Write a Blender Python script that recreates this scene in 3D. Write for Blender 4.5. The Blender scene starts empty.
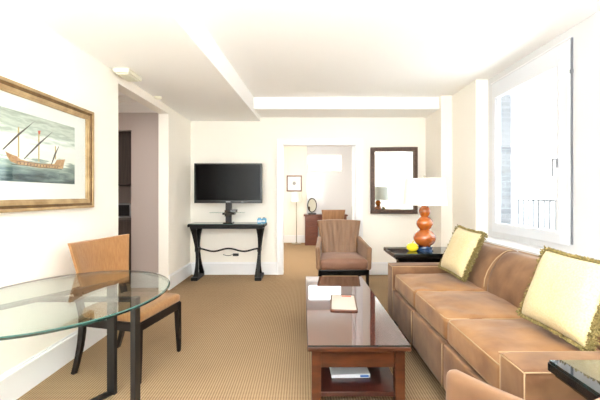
import bpy, bmesh, math, random
from mathutils import Vector, Matrix, noise

random.seed(7)
C = bpy.context.scene
COL = C.collection
PI = math.pi

# ------------------------------------------------------------------ camera
cam_d = bpy.data.cameras.new('camera')
cam = bpy.data.objects.new('camera', cam_d)
COL.objects.link(cam)
cam.location = (0, 0, 1.28)
cam.rotation_euler = (PI / 2, 0, 0)
cam_d.sensor_width = 36
cam_d.lens = 21.0
cam_d.shift_x = -3 / 600
cam_d.shift_y = -5 / 600
cam_d.clip_start = 0.02
C.camera = cam

# ------------------------------------------------------------------ world, exposure
W = bpy.data.worlds.new('sky')
C.world = W
W.use_nodes = True
wn = W.node_tree.nodes
wn['Background'].inputs[0].default_value = (0.93, 0.97, 1.0, 1)
wn['Background'].inputs[1].default_value = 3.2
C.view_settings.view_transform = 'Standard'
C.view_settings.look = 'None'
C.view_settings.exposure = 1.8
C.view_settings.gamma = 1
C.view_settings.use_curve_mapping = False
C.cycles.use_denoising = True
C.cycles.max_bounces = 10
C.cycles.diffuse_bounces = 6
C.cycles.glossy_bounces = 5
C.cycles.transparent_max_bounces = 16
C.cycles.sample_clamp_indirect = 8


def area_light(name, loc, rot, sx, sy, power=None, color=(1, 1, 1), portal=False):
    d = bpy.data.lights.new(name, 'AREA')
    d.shape = 'RECTANGLE'
    d.size = sx
    d.size_y = sy
    d.color = color
    if portal:
        d.cycles.is_portal = True
    else:
        d.energy = power
    o = bpy.data.objects.new(name, d)
    o.location = loc
    o.rotation_euler = rot
    COL.objects.link(o)
    return o


# daylight through the side window and two added openings (portals only guide the sky light)
area_light('daylight_side_window', (2.46, 3.58, 1.68), (0, PI / 2, 0), 1.5, 1.05, portal=True)
area_light('daylight_added_near_opening', (-0.4, -1.62, 1.3), (-PI / 2, 0, 0), 2.6, 2.3, portal=True)
area_light('daylight_added_bedroom_opening', (-1.58, 7.8, 1.6), (0, -PI / 2, 0), 1.2, 1.0, portal=True)
# added unseen upward light behind the viewpoint, brightens the ceiling
area_light('ceiling_fill_light', (0.0, -0.6, 1.25), (PI + 0.2, 0, 0), 2.0, 1.4, 92, (0.94, 0.97, 1.0))
# added unseen fill lights that brighten the bedroom and the hall
area_light('bedroom_fill_light', (0.3, 6.15, 2.56), (0.35, 0, 0), 1.8, 0.4, 22, (1.0, 0.93, 0.82))
area_light('hall_fill_light', (-2.6, 3.6, 2.40), (0, 0, 0), 0.4, 0.4, 4, (1.0, 0.90, 0.82))

# ------------------------------------------------------------------ materials
MATS = {}


def lin(c):
    return tuple(((x / 255) / 12.92 if x / 255 <= 0.04045 else ((x / 255 + 0.055) / 1.055) ** 2.4) for x in c)


def mat(name, rgb, rough=0.6, metal=0.0, rgb2=None, nscale=6.0, stretch=(1, 1, 1), bump=0.0, bscale=None,
        sheen=0.0, coat=0.0, emit=None, emit_s=0.0, spec=None, trans=0.0, detail=4):
    m = bpy.data.materials.new(name)
    m.use_nodes = True
    nt = m.node_tree
    N, L = nt.nodes, nt.links
    b = N['Principled BSDF']
    b.inputs['Base Color'].default_value = (*lin(rgb), 1)
    b.inputs['Roughness'].default_value = rough
    b.inputs['Metallic'].default_value = metal
    b.inputs['Sheen Weight'].default_value = sheen
    b.inputs['Coat Weight'].default_value = coat
    if coat:
        b.inputs['Coat Roughness'].default_value = 0.06
    if spec is not None:
        b.inputs['Specular IOR Level'].default_value = spec
    if trans:
        b.inputs['Transmission Weight'].default_value = trans
    if emit:
        b.inputs['Emission Color'].default_value = (*lin(emit), 1)
        b.inputs['Emission Strength'].default_value = emit_s
    if rgb2 or bump:
        tc = N.new('ShaderNodeTexCoord')
        mp = N.new('ShaderNodeMapping')
        mp.inputs['Scale'].default_value = stretch
        L.new(tc.outputs['Object'], mp.inputs['Vector'])
        no = N.new('ShaderNodeTexNoise')
        no.inputs['Scale'].default_value = nscale
        no.inputs['Detail'].default_value = detail
        L.new(mp.outputs['Vector'], no.inputs['Vector'])
        if rgb2:
            cr = N.new('ShaderNodeValToRGB')
            cr.color_ramp.elements[0].position = 0.32
            cr.color_ramp.elements[1].position = 0.68
            cr.color_ramp.elements[0].color = (*lin(rgb), 1)
            cr.color_ramp.elements[1].color = (*lin(rgb2), 1)
            L.new(no.outputs['Fac'], cr.inputs['Fac'])
            L.new(cr.outputs['Color'], b.inputs['Base Color'])
        if bump:
            n2 = no
            if bscale:
                n2 = N.new('ShaderNodeTexNoise')
                n2.inputs['Scale'].default_value = bscale
                n2.inputs['Detail'].default_value = 3
                L.new(mp.outputs['Vector'], n2.inputs['Vector'])
            bp = N.new('ShaderNodeBump')
            bp.inputs['Strength'].default_value = bump
            bp.inputs['Distance'].default_value = 0.01
            L.new(n2.outputs['Fac'], bp.inputs['Height'])
            L.new(bp.outputs['Normal'], b.inputs['Normal'])
    MATS[name] = m
    return m


def glass_mat(name, tint, gloss_mul=1.0, ior=1.5, base=0.0):
    m = bpy.data.materials.new(name)
    m.use_nodes = True
    nt = m.node_tree
    N, L = nt.nodes, nt.links
    for n in list(N):
        if n.type != 'OUTPUT_MATERIAL':
            N.remove(n)
    out = [n for n in N if n.type == 'OUTPUT_MATERIAL'][0]
    tr = N.new('ShaderNodeBsdfTransparent')
    tr.inputs['Color'].default_value = (*tint, 1)
    gl = N.new('ShaderNodeBsdfGlossy')
    gl.inputs['Roughness'].default_value = 0.02
    lw = N.new('ShaderNodeLayerWeight')
    lw.inputs['Blend'].default_value = 0.5
    pw = N.new('ShaderNodeMath')
    pw.operation = 'POWER'
    pw.inputs[1].default_value = 4.5
    L.new(lw.outputs['Facing'], pw.inputs[0])
    f0 = ((ior - 1) / (ior + 1)) ** 2 + base
    mul = N.new('ShaderNodeMath')
    mul.operation = 'MULTIPLY_ADD'
    mul.inputs[1].default_value = gloss_mul * (1 - f0)
    mul.inputs[2].default_value = f0
    L.new(pw.outputs[0], mul.inputs[0])
    mx = N.new('ShaderNodeMixShader')
    L.new(mul.outputs[0], mx.inputs['Fac'])
    L.new(tr.outputs[0], mx.inputs[1])
    L.new(gl.outputs[0], mx.inputs[2])
    L.new(mx.outputs[0], out.inputs['Surface'])
    MATS[name] = m
    return m


def glazed_wood(name, rgb, rgb2, stretch, gloss=0.9, base=0.0):
    """polished wood seen under a sheet of plate glass"""
    m = mat(name, rgb, 0.35, rgb2=rgb2, nscale=5, stretch=stretch)
    nt = m.node_tree
    N, L = nt.nodes, nt.links
    out = [n for n in N if n.type == 'OUTPUT_MATERIAL'][0]
    b = N['Principled BSDF']
    b.inputs['Specular IOR Level'].default_value = 0
    gl = N.new('ShaderNodeBsdfGlossy')
    gl.inputs['Roughness'].default_value = 0.03
    fr = N.new('ShaderNodeFresnel')
    fr.inputs['IOR'].default_value = 1.9
    mul = N.new('ShaderNodeMath')
    mul.operation = 'MULTIPLY_ADD'
    mul.inputs[1].default_value = gloss
    mul.inputs[2].default_value = base
    L.new(fr.outputs['Fac'], mul.inputs[0])
    mx = N.new('ShaderNodeMixShader')
    L.new(mul.outputs[0], mx.inputs['Fac'])
    L.new(b.outputs[0], mx.inputs[1])
    L.new(gl.outputs[0], mx.inputs[2])
    L.new(mx.outputs[0], out.inputs['Surface'])
    return m


def carpet_mat():
    m = mat('carpet_weave', (193, 158, 116), 0.95, spec=0.1)
    nt = m.node_tree
    N, L = nt.nodes, nt.links
    b = N['Principled BSDF']
    tc = N.new('ShaderNodeTexCoord')

    def wave(rot, scale):
        mp = N.new('ShaderNodeMapping')
        mp.inputs['Rotation'].default_value = (0, 0, rot)
        L.new(tc.outputs['Object'], mp.inputs['Vector'])
        w = N.new('ShaderNodeTexWave')
        w.inputs['Scale'].default_value = scale
        w.inputs['Distortion'].default_value = 0.25
        w.inputs['Detail'].default_value = 1
        L.new(mp.outputs['Vector'], w.inputs['Vector'])
        return w
    w1 = wave(0.0, 18)
    w2 = wave(PI / 2, 22)
    mu = N.new('ShaderNodeMath')
    mu.operation = 'ADD'
    L.new(w1.outputs['Fac'], mu.inputs[0])
    L.new(w2.outputs['Fac'], mu.inputs[1])
    hf = N.new('ShaderNodeMath')
    hf.operation = 'MULTIPLY'
    hf.inputs[1].default_value = 0.5
    L.new(mu.outputs[0], hf.inputs[0])
    no = N.new('ShaderNodeTexNoise')
    no.inputs['Scale'].default_value = 1.6
    no.inputs['Detail'].default_value = 5
    L.new(tc.outputs['Object'], no.inputs['Vector'])
    cr = N.new('ShaderNodeValToRGB')
    cr.color_ramp.elements[0].position = 0.22
    cr.color_ramp.elements[1].position = 0.70
    cr.color_ramp.elements[0].color = (*lin((126, 101, 74)), 1)
    cr.color_ramp.elements[1].color = (*lin((184, 157, 124)), 1)
    L.new(hf.outputs[0], cr.inputs['Fac'])
    cr2 = N.new('ShaderNodeValToRGB')
    cr2.color_ramp.elements[0].color = (0.86, 0.85, 0.84, 1)
    cr2.color_ramp.elements[1].color = (1, 1, 1, 1)
    L.new(no.outputs['Fac'], cr2.inputs['Fac'])
    mx = N.new('ShaderNodeMix')
    mx.data_type = 'RGBA'
    mx.blend_type = 'MULTIPLY'
    mx.inputs['Factor'].default_value = 1
    L.new(cr.outputs['Color'], mx.inputs['A'])
    L.new(cr2.outputs['Color'], mx.inputs['B'])
    L.new(mx.outputs['Result'], b.inputs['Base Color'])
    bp = N.new('ShaderNodeBump')
    bp.inputs['Strength'].default_value = 0.7
    bp.inputs['Distance'].default_value = 0.006
    L.new(hf.outputs[0], bp.inputs['Height'])
    L.new(bp.outputs['Normal'], b.inputs['Normal'])
    return m


def brick_mat():
    m = mat('grey_brick', (150, 150, 152), 0.9)
    nt = m.node_tree
    N, L = nt.nodes, nt.links
    b = N['Principled BSDF']
    tc = N.new('ShaderNodeTexCoord')
    mp = N.new('ShaderNodeMapping')
    mp.inputs['Rotation'].default_value = (PI / 2, 0, 0)
    L.new(tc.outputs['Object'], mp.inputs['Vector'])
    br = N.new('ShaderNodeTexBrick')
    br.inputs['Scale'].default_value = 4
    br.inputs['Color1'].default_value = (0.17, 0.175, 0.19, 1)
    br.inputs['Color2'].default_value = (0.20, 0.205, 0.22, 1)
    br.inputs['Mortar'].default_value = (0.24, 0.245, 0.26, 1)
    L.new(mp.outputs['Vector'], br.inputs['Vector'])
    L.new(br.outputs['Color'], b.inputs['Base Color'])
    return m


def print_mat():
    """sky and sea wash of the old ship engraving, bands along object z"""
    m = mat('engraving_wash', (230, 232, 224), 0.8, spec=0.1)
    nt = m.node_tree
    N, L = nt.nodes, nt.links
    b = N['Principled BSDF']
    tc = N.new('ShaderNodeTexCoord')
    sp = N.new('ShaderNodeSeparateXYZ')
    L.new(tc.outputs['Object'], sp.inputs[0])
    mp = N.new('ShaderNodeMapping')
    mp.inputs['Scale'].default_value = (1, 2.2, 14)
    L.new(tc.outputs['Object'], mp.inputs['Vector'])
    no = N.new('ShaderNodeTexNoise')
    no.inputs['Scale'].default_value = 2.4
    no.inputs['Detail'].default_value = 6
    L.new(mp.outputs['Vector'], no.inputs['Vector'])
    ma = N.new('ShaderNodeMath')
    ma.operation = 'MULTIPLY_ADD'
    ma.inputs[1].default_value = 0.30
    L.new(no.outputs['Fac'], ma.inputs[0])
    L.new(sp.outputs['Z'], ma.inputs[2])
    ad = N.new('ShaderNodeMath')
    ad.operation = 'SUBTRACT'
    ad.inputs[1].default_value = 0.15
    L.new(ma.outputs[0], ad.inputs[0])
    mr = N.new('ShaderNodeMapRange')
    mr.inputs['From Min'].default_value = 0.0
    mr.inputs['From Max'].default_value = 0.444
    L.new(ad.outputs[0], mr.inputs['Value'])
    cr = N.new('ShaderNodeValToRGB')
    e = cr.color_ramp.elements
    e[0].position = 0.0
    e[0].color = (*lin((60, 78, 84)), 1)
    e[1].position = 1.0
    e[1].color = (*lin((168, 178, 166)), 1)
    for p, c in ((0.10, (84, 104, 106)), (0.20, (118, 138, 132)), (0.30, (150, 165, 156)), (0.34, (222, 226, 216)), (0.60, (236, 236, 228)),
                 (0.70, (200, 208, 198)), (0.78, (160, 172, 160)), (0.88, (190, 198, 186))):
        n = e.new(p)
        n.color = (*lin([min(250, q * 0.98 + 22) for q in c]), 1)
    L.new(mr.outputs['Result'], cr.inputs['Fac'])
    L.new(cr.outputs['Color'], b.inputs['Base Color'])
    return m


M_wall = mat('cream_plaster', (249, 244, 234), 0.8, bump=0.03, bscale=60, spec=0.2)
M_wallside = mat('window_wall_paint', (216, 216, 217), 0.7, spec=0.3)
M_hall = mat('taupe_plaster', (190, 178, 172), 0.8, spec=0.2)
M_ceil = mat('white_ceiling', (250, 249, 246), 0.85, spec=0.1)
M_trim = mat('white_gloss_trim', (242, 242, 243), 0.35)
M_wtrim = mat('window_frame_paint', (218, 220, 224), 0.35)
M_carpet = carpet_mat()
M_brick = brick_mat()
M_walnut = mat('espresso_wood', (28, 20, 17), 0.4, rgb2=(18, 13, 11), nscale=8, stretch=(1, 1, 6), spec=0.3)
M_black = mat('black_lacquer', (12, 11, 12), 0.22, coat=0.3)
M_iron = mat('dark_iron', (34, 31, 30), 0.45, metal=0.3, rgb2=(24, 22, 21), nscale=20)
M_conwood = mat('ebonised_wood', (16, 15, 16), 0.45, rgb2=(24, 22, 22), nscale=14, spec=0.25)
M_cherry = mat('cherry_wood', (84, 42, 20), 0.3, rgb2=(56, 26, 12), nscale=4, stretch=(1.5, 8, 8), coat=0.4)
M_cherryd = mat('dark_cherry_wood', (66, 30, 22), 0.35, rgb2=(48, 20, 15), nscale=4, stretch=(8, 1, 8), coat=0.4)
M_tabletop = glazed_wood('cherry_under_glass', (92, 44, 32), (62, 28, 22), (10, 1, 1), 0.95, 0.18)
glazed_wood('black_under_glass', (30, 36, 40), (24, 30, 34), (1, 1, 1), 0.95, 0.14)
M_velvet = mat('tan_velvet', (140, 104, 70), 0.62, rgb2=(102, 68, 42), nscale=5, sheen=0.12, bump=0.6, bscale=6, spec=0.35)
M_velvetc = mat('tan_velvet_cushion', (156, 114, 72), 0.6, rgb2=(116, 78, 44), nscale=4.5, sheen=0.15, bump=0.8, bscale=5, spec=0.35)
M_pipe = mat('pale_piping', (168, 140, 106), 0.6)
M_leather = mat('cocoa_leather', (146, 110, 80), 0.5, rgb2=(122, 88, 60), nscale=4, stretch=(6, 1, 0.6), bump=0.35, bscale=3, sheen=0.15)
M_leathers = mat('cocoa_leather_seat', (136, 96, 72), 0.5, rgb2=(118, 80, 60), nscale=3, bump=0.3, bscale=4, sheen=0.15)
M_orange = mat('amber_fabric', (160, 114, 66), 0.7, rgb2=(144, 98, 52), nscale=90, stretch=(1, 1, 0.15), bump=0.2, bscale=200, sheen=0.2)
M_pillow = mat('yellow_woven_fabric', (206, 192, 152), 0.75, rgb2=(194, 176, 130), nscale=120, stretch=(1, 1, 1), bump=0.3, bscale=160, sheen=0.2)
M_fringe = mat('olive_gold_fringe', (108, 94, 50), 0.85, rgb2=(156, 138, 86), nscale=70)
M_fringed = mat('olive_cord', (96, 86, 46), 0.85, rgb2=(140, 124, 72), nscale=90)
M_gold = mat('antique_gold_frame', (200, 174, 132), 0.45, metal=0.3, rgb2=(160, 132, 94), nscale=10, stretch=(1, 1, 1))
M_goldd = mat('dark_gold_edge', (128, 98, 60), 0.45, metal=0.4, rgb2=(100, 74, 44), nscale=20)
M_matb = mat('white_mat_board', (244, 244, 242), 0.8)
M_print = print_mat()
M_hull = mat('ink_ship_hull', (176, 126, 84), 0.8, rgb2=(214, 176, 130), nscale=60)
M_ink = mat('ink_dark_line', (74, 66, 62), 0.8)
M_red = mat('ink_red_flag', (206, 92, 60), 0.8)
M_ochre = mat('ink_ochre', (196, 170, 110), 0.8)
M_mframe = mat('mottled_bronze_frame', (92, 66, 52), 0.42, rgb2=(52, 36, 30), nscale=45, metal=0.3, bump=0.3)
M_beads = mat('dark_gold_bead', (110, 86, 66), 0.4, metal=0.5)
M_mirror = mat('mirror_silver', (206, 211, 209), 0.01, metal=1.0)
M_bevelg = mat('mirror_bevel', (226, 232, 236), 0.12, metal=1.0)
M_shade = mat('white_linen_shade', (240, 238, 230), 0.85)
M_ceramic = mat('orange_glazed_ceramic', (172, 90, 26), 0.12, rgb2=(148, 70, 16), nscale=4, coat=1.0)
M_navy = mat('navy_glazed_foot', (38, 60, 92), 0.15, coat=0.8)
M_brass = mat('brushed_metal', (170, 160, 140), 0.3, metal=1.0)
M_yellow = mat('yellow_glazed_ceramic', (232, 208, 30), 0.15, coat=0.8)
M_tv = mat('tv_screen_black', (6, 6, 7), 0.2, spec=0.15)
M_tvb = mat('tv_bezel_black', (14, 14, 15), 0.3)
M_logo = mat('grey_print', (150, 152, 156), 0.5)
M_steel = mat('dark_grey_metal', (40, 38, 40), 0.4, metal=0.5)
M_glass = glass_mat('clear_glass', (0.97, 0.985, 0.98))
M_table_glass = glass_mat('table_glass', (0.89, 0.955, 0.93), 1.0, 1.5, 0.03)
M_edge = mat('glass_edge_green', (6, 20, 20), 0.1, rgb2=(26, 60, 54), nscale=3, coat=0.6)
M_edged = mat('glass_edge_dark', (26, 48, 50), 0.12, coat=0.6)
M_edgel = mat('glass_edge_pale', (56, 96, 88), 0.1, coat=0.5)
M_alu = mat('railing_metal', (92, 95, 100), 0.5, metal=0.3)
M_plastic = mat('ivory_plastic', (236, 234, 212), 0.5)
M_blue = mat('pale_blue_plastic', (120, 190, 220), 0.3, rgb2=(70, 150, 200), nscale=40)
M_kitchen = mat('dark_cabinet_wood', (74, 62, 56), 0.4, rgb2=(58, 48, 44), nscale=5, stretch=(8, 8, 0.6))
M_granite = mat('dark_counter', (96, 92, 90), 0.3)
M_silver = mat('microwave_silver', (150, 150, 154), 0.35, metal=0.4)
M_paper = mat('magazine_paper', (222, 226, 232), 0.5)
M_bluep = mat('magazine_spine_blue', (60, 104, 170), 0.5)
M_traywood = mat('tray_wood', (104, 66, 44), 0.35)
M_pad = mat('cream_notepad', (196, 188, 176), 0.5)
M_brown = mat('mahogany_desk', (112, 58, 36), 0.35, rgb2=(86, 42, 26), nscale=4, stretch=(1, 1, 6), coat=0.3)
M_white_gloss = mat('white_lacquer_door', (206, 208, 213), 0.12, coat=0.4)
M_cable = mat('black_cable', (24, 24, 25), 0.5)


# ------------------------------------------------------------------ mesh builder
class MB:
    def __init__(s):
        s.v, s.f, s.m = [], [], []
        s.mats = []

    def mi(s, m):
        if m is None:
            return 0
        if m not in s.mats:
            s.mats.append(m)
        return s.mats.index(m)

    def add(s, vs, fs, m=None, M=None):
        k = len(s.v)
        i = s.mi(m)
        for p in vs:
            p = Vector(p)
            s.v.append(tuple(M @ p if M else p))
        for f in fs:
            s.f.append([k + a for a in f])
            s.m.append(i)
        return s

    def box(s, x0, x1, y0, y1, z0, z1, m=None, b=0.0, M=None):
        if b <= 0:
            vs = [(x0, y0, z0), (x1, y0, z0), (x1, y1, z0), (x0, y1, z0), (x0, y0, z1), (x1, y0, z1), (x1, y1, z1), (x0, y1, z1)]
            fs = [(0, 3, 2, 1), (4, 5, 6, 7), (0, 1, 5, 4), (1, 2, 6, 5), (2, 3, 7, 6), (3, 0, 4, 7)]
            return s.add(vs, fs, m, M)
        bm = bmesh.new()
        bmesh.ops.create_cube(bm, size=1)
        for v in bm.verts:
            v.co = Vector(((x0 + x1) / 2 + v.co.x * (x1 - x0), (y0 + y1) / 2 + v.co.y * (y1 - y0), (z0 + z1) / 2 + v.co.z * (z1 - z0)))
        bmesh.ops.bevel(bm, geom=bm.edges[:], offset=b, segments=2, affect='EDGES', profile=0.6)
        bm.verts.index_update()
        s.add([v.co.copy() for v in bm.verts], [[v.index for v in f.verts] for f in bm.faces], m, M)
        bm.free()
        return s

    def lathe(s, prof, seg=32, m=None, M=None, sx=1, sy=1, cap=True):
        vs, fs = [], []
        n = len(prof)
        for j in range(seg):
            a = 2 * PI * j / seg
            for r, z in prof:
                vs.append((r * math.cos(a) * sx, r * math.sin(a) * sy, z))
        for j in range(seg):
            k = (j + 1) % seg
            for i in range(n - 1):
                fs.append((j * n + i, k * n + i, k * n + i + 1, j * n + i + 1))
        if cap:
            fs.append([j * n for j in range(seg)][::-1])
            fs.append([j * n + n - 1 for j in range(seg)])
        return s.add(vs, fs, m, M)

    def tube(s, pts, r, seg=8, m=None, M=None, closed=False, flat=1.0):
        pts = [Vector(p) for p in pts]
        n = len(pts)
        rs = r if isinstance(r, (list, tuple)) else [r] * n
        vs, fs = [], []
        up = None
        for i, p in enumerate(pts):
            if closed:
                t = pts[(i + 1) % n] - pts[i - 1]
            else:
                t = pts[min(i + 1, n - 1)] - pts[max(i - 1, 0)]
            t.normalize()
            if up is None:
                up = Vector((0, 0, 1)) if abs(t.z) < 0.9 else Vector((1, 0, 0))
            a = t.cross(up)
            a.normalize()
            b = a.cross(t)
            b.normalize()
            up = b
            for k in range(seg):
                an = 2 * PI * k / seg
                vs.append(p + a * math.cos(an) * rs[i] + b * math.sin(an) * rs[i] * flat)
        for i in range(n if closed else n - 1):
            j = (i + 1) % n
            for k in range(seg):
                l = (k + 1) % seg
                fs.append((i * seg + k, i * seg + l, j * seg + l, j * seg + k))
        if not closed:
            fs.append(list(range(seg))[::-1])
            fs.append([(n - 1) * seg + k for k in range(seg)])
        return s.add(vs, fs, m, M)

    def bar(s, pts, w, d, m=None, M=None, side=(1, 0, 0)):
        """square bar swept along pts; w along side vector, d the other way; w, d may be lists"""
        pts = [Vector(p) for p in pts]
        n = len(pts)
        ws = w if isinstance(w, (list, tuple)) else [w] * n
        ds = d if isinstance(d, (list, tuple)) else [d] * n
        sd = Vector(side).normalized()
        vs, fs = [], []
        for i, p in enumerate(pts):
            t = (pts[min(i + 1, n - 1)] - pts[max(i - 1, 0)]).normalized()
            b = sd.cross(t).normalized()
            for a, c in ((-1, -1), (1, -1), (1, 1), (-1, 1)):
                vs.append(p + sd * a * ws[i] / 2 + b * c * ds[i] / 2)
        for i in range(n - 1):
            for k in range(4):
                l = (k + 1) % 4
                fs.append((i * 4 + k, i * 4 + l, i * 4 + 4 + l, i * 4 + 4 + k))
        fs.append((3, 2, 1, 0))
        fs.append([(n - 1) * 4 + k for k in range(4)])
        return s.add(vs, fs, m, M)

    def prism(s, poly, axis, a0, a1, m=None, M=None):
        """polygon in the plane across axis, extruded from a0 to a1"""
        def P(u, v, a):
            return {'x': (a, u, v), 'y': (u, a, v), 'z': (u, v, a)}[axis]
        n = len(poly)
        vs = [P(u, v, a0) for u, v in poly] + [P(u, v, a1) for u, v in poly]
        fs = [list(range(n))[::-1], list(range(n, 2 * n))]
        for i in range(n):
            j = (i + 1) % n
            fs.append((i, j, n + j, n + i))
        return s.add(vs, fs, m, M)

    def soft(s, x0, x1, y0, y1, z0, z1, r=0.04, crown=0.0, n=14, m=None, M=None, wob=0.0, seed=0.0, fn=None):
        """rounded box on a fine grid; crown puffs the top; fn bends points"""
        c = Vector(((x0 + x1) / 2, (y0 + y1) / 2, (z0 + z1) / 2))
        h = Vector(((x1 - x0) / 2, (y1 - y0) / 2, (z1 - z0) / 2))
        bm = bmesh.new()
        bmesh.ops.create_cube(bm, size=2)
        bmesh.ops.subdivide_edges(bm, edges=bm.edges[:], cuts=n, use_grid_fill=True)
        r = min(r, min(h) * 0.98)
        for v in bm.verts:
            q = v.co.copy()
            # denser rows near the borders
            q = Vector([math.copysign(abs(a) ** 0.6, a) if abs(a) < 0.999 else a for a in q])
            p = Vector((q.x * h.x, q.y * h.y, q.z * h.z))
            inner = Vector([max(-h[i] + r, min(h[i] - r, p[i])) for i in range(3)])
            d = p - inner
            if d.length > 1e-9:
                p = inner + d.normalized() * r * min(1.0, max(abs(d[0]), abs(d[1]), abs(d[2])) / r)
            u, w = p.x / h.x, p.y / h.y
            if crown:
                k = (1 - u * u) * (1 - w * w)
                p.z += crown * k * (1 if p.z > 0 else 0.0)
            if wob:
                p += Vector((0, 0, 1)) * wob * noise.noise(Vector((p.x * 9 + seed, p.y * 9, seed))) * (1 if p.z > 0 else 0)
            p += c
            if fn:
                p = Vector(fn(p))
            v.co = p
        bm.verts.index_update()
        s.add([v.co.copy() for v in bm.verts], [[v.index for v in f.verts] for f in bm.faces], m, M)
        bm.free()
        return s

    def build(s, name, m=None, parent=None, smooth=False, loc=None):
        me = bpy.data.meshes.new(name)
        me.from_pydata(s.v, [], s.f)
        if s.mats:
            for k in s.mats:
                me.materials.append(k)
            for p, i in zip(me.polygons, s.m):
                p.material_index = i
        else:
            me.materials.append(m)
        bm = bmesh.new()
        bm.from_mesh(me)
        bmesh.ops.recalc_face_normals(bm, faces=bm.faces[:])
        if smooth:
            for e in bm.edges:
                if len(e.link_faces) == 2 and e.calc_face_angle(0) > math.radians(42):
                    e.smooth = False
        bm.to_mesh(me)
        bm.free()
        if smooth:
            for p in me.polygons:
                p.use_smooth = True
        o = bpy.data.objects.new(name, me)
        COL.objects.link(o)
        if parent:
            o.parent = parent
        if loc:
            o.location = loc
        return o


def rod(name, a, b, r, m, parent):
    return MB().tube([a, b], r, 8).build(name, m, parent, True)


def tag(o, label, cat, group=None, kind=None):
    o['label'] = label
    o['category'] = cat
    if group:
        o['group'] = group
    if kind:
        o['kind'] = kind
    return o


def thing(name, label, cat, loc=(0, 0, 0), rz=0.0, group=None):
    o = bpy.data.objects.new(name, None)
    COL.objects.link(o)
    o.empty_display_size = 0.1
    o.location = loc
    o.rotation_euler = (0, 0, rz)
    return tag(o, label, cat, group)


def copy_thing(o, label, loc, rz, parent=None):
    c = o.copy()
    COL.objects.link(c)
    if parent is None:
        c.location = loc
        c.rotation_euler = (0, 0, rz)
        c['label'] = label
    else:
        c.parent = parent
    for ch in [k for k in bpy.data.objects if k.parent == o]:
        copy_thing(ch, None, None, None, c)
    return c


def struct(mb, name, m=None, parent=None, smooth=False):
    o = mb.build(name, m, parent, smooth)
    if parent is None:
        o['kind'] = 'structure'
    return o


# ------------------------------------------------------------------ the room
XL, XR, YB, YN = -1.81, 2.28, 5.636, -1.65
ZC, ZS, ZBM = 2.70, 2.47, 2.526

struct(MB().box(-3.6, 2.8, -1.8, 9.6, -0.1, 0), 'floor', M_carpet)
struct(MB().box(-1.95, 2.6, -1.8, 5.766, ZC, ZC + 0.1), 'ceiling', M_ceil)


def sof(y):
    return -0.873 + (y - 2.136) * 0.0535


# dropped soffit along the left and beam across the far end
mb = MB()
ya, yb = YN, YB
vs = [(XL, ya, ZS), (sof(ya), ya, ZS), (sof(yb), yb, ZS), (XL, yb, ZS), (XL, ya, ZC), (sof(ya), ya, ZC), (sof(yb), yb, ZC), (XL, yb, ZC)]
mb.add(vs, [(0, 3, 2, 1), (4, 5, 6, 7), (0, 1, 5, 4), (1, 2, 6, 5), (2, 3, 7, 6), (3, 0, 4, 7)])
struct(mb, 'ceiling_soffit', M_ceil)
mb = MB()
y0 = 5.07
vs = [(sof(y0), y0, ZBM), (1.973, y0, ZBM), (1.973, YB, ZBM), (sof(YB), YB, ZBM), (sof(y0), y0, ZC), (1.973, y0, ZC), (1.973, YB, ZC), (sof(YB), YB, ZC)]
mb.add(vs, [(0, 3, 2, 1), (4, 5, 6, 7), (0, 1, 5, 4), (1, 2, 6, 5), (2, 3, 7, 6), (3, 0, 4, 7)])
struct(mb, 'ceiling_beam', M_ceil)

# left wall with the hall opening
mb = MB()
mb.box(-1.945, XL, -1.8, 3.43, 0, ZC)
mb.box(-1.945, XL, 4.71, 5.766, 0, ZC)
mb.box(-1.945, XL, 3.43, 4.71, 2.375, ZC)
struct(mb, 'wall_left', M_wall)
# far wall with the bedroom opening
mb = MB()
mb.box(XL, -0.33, YB, 5.766, 0, ZC)
mb.box(0.863, 2.6, YB, 5.766, 0, ZC)
mb.box(-0.33, 0.863, YB, 5.766, 2.095, ZC)
struct(mb, 'wall_back', M_wall)
# right side: stepped piers, then the window wall
mb = MB()
mb.box(1.973, 2.6, 5.0, YB, 0, ZC)
mb.box(2.13, 2.6, 4.31, 5.0, 0, ZC)
struct(mb, 'wall_pier', M_wall)
WY0, WY1, WZ0, WZ1 = 3.06, 4.12, 0.92, 2.45
mb = MB()
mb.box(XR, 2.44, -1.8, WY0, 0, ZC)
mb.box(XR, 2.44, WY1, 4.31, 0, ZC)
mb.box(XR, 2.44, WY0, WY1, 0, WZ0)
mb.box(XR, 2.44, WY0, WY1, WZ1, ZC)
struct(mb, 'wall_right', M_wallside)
# near wall behind the viewpoint; its wide window is added to bring in light
mb = MB()
mb.box(XL, -1.7, -1.8, YN, 0, ZC)
mb.box(0.9, XR, -1.8, YN, 0, ZC)
mb.box(-1.7, 0.9, -1.8, YN, 0, 0.15)
mb.box(-1.7, 0.9, -1.8, YN, 2.45, ZC)
struct(mb, 'wall_near', M_wall)
w3 = bpy.data.objects.new('added_daylight_window', None)
COL.objects.link(w3)
w3['kind'] = 'structure'
mb = MB()
mb.box(-1.7, 0.9, -1.78, -1.70, 0.15, 0.22).box(-1.7, 0.9, -1.78, -1.70, 2.38, 2.45)
for x in (-1.7, -0.435, 0.83):
    mb.box(x, x + 0.07, -1.78, -1.70, 0.22, 2.38)
mb.build('window_frame', M_trim, w3)
MB().box(-1.63, 0.83, -1.745, -1.739, 0.22, 2.38).build('pane', M_glass, w3)

# baseboards with a moulded cap
BH = 0.20


def base_y(mb, x, y0, y1, sgn):      # runs along y, sgn = direction into the room
    a, b = sorted((x, x + sgn * 0.018))
    mb.box(a, b, y0, y1, 0, BH - 0.035)
    a, b = sorted((x, x + sgn * 0.024))
    mb.box(a, b, y0, y1, BH - 0.035, BH - 0.015, b=0.004)
    a, b = sorted((x, x + sgn * 0.010))
    mb.box(a, b, y0, y1, BH - 0.015, BH)


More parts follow.
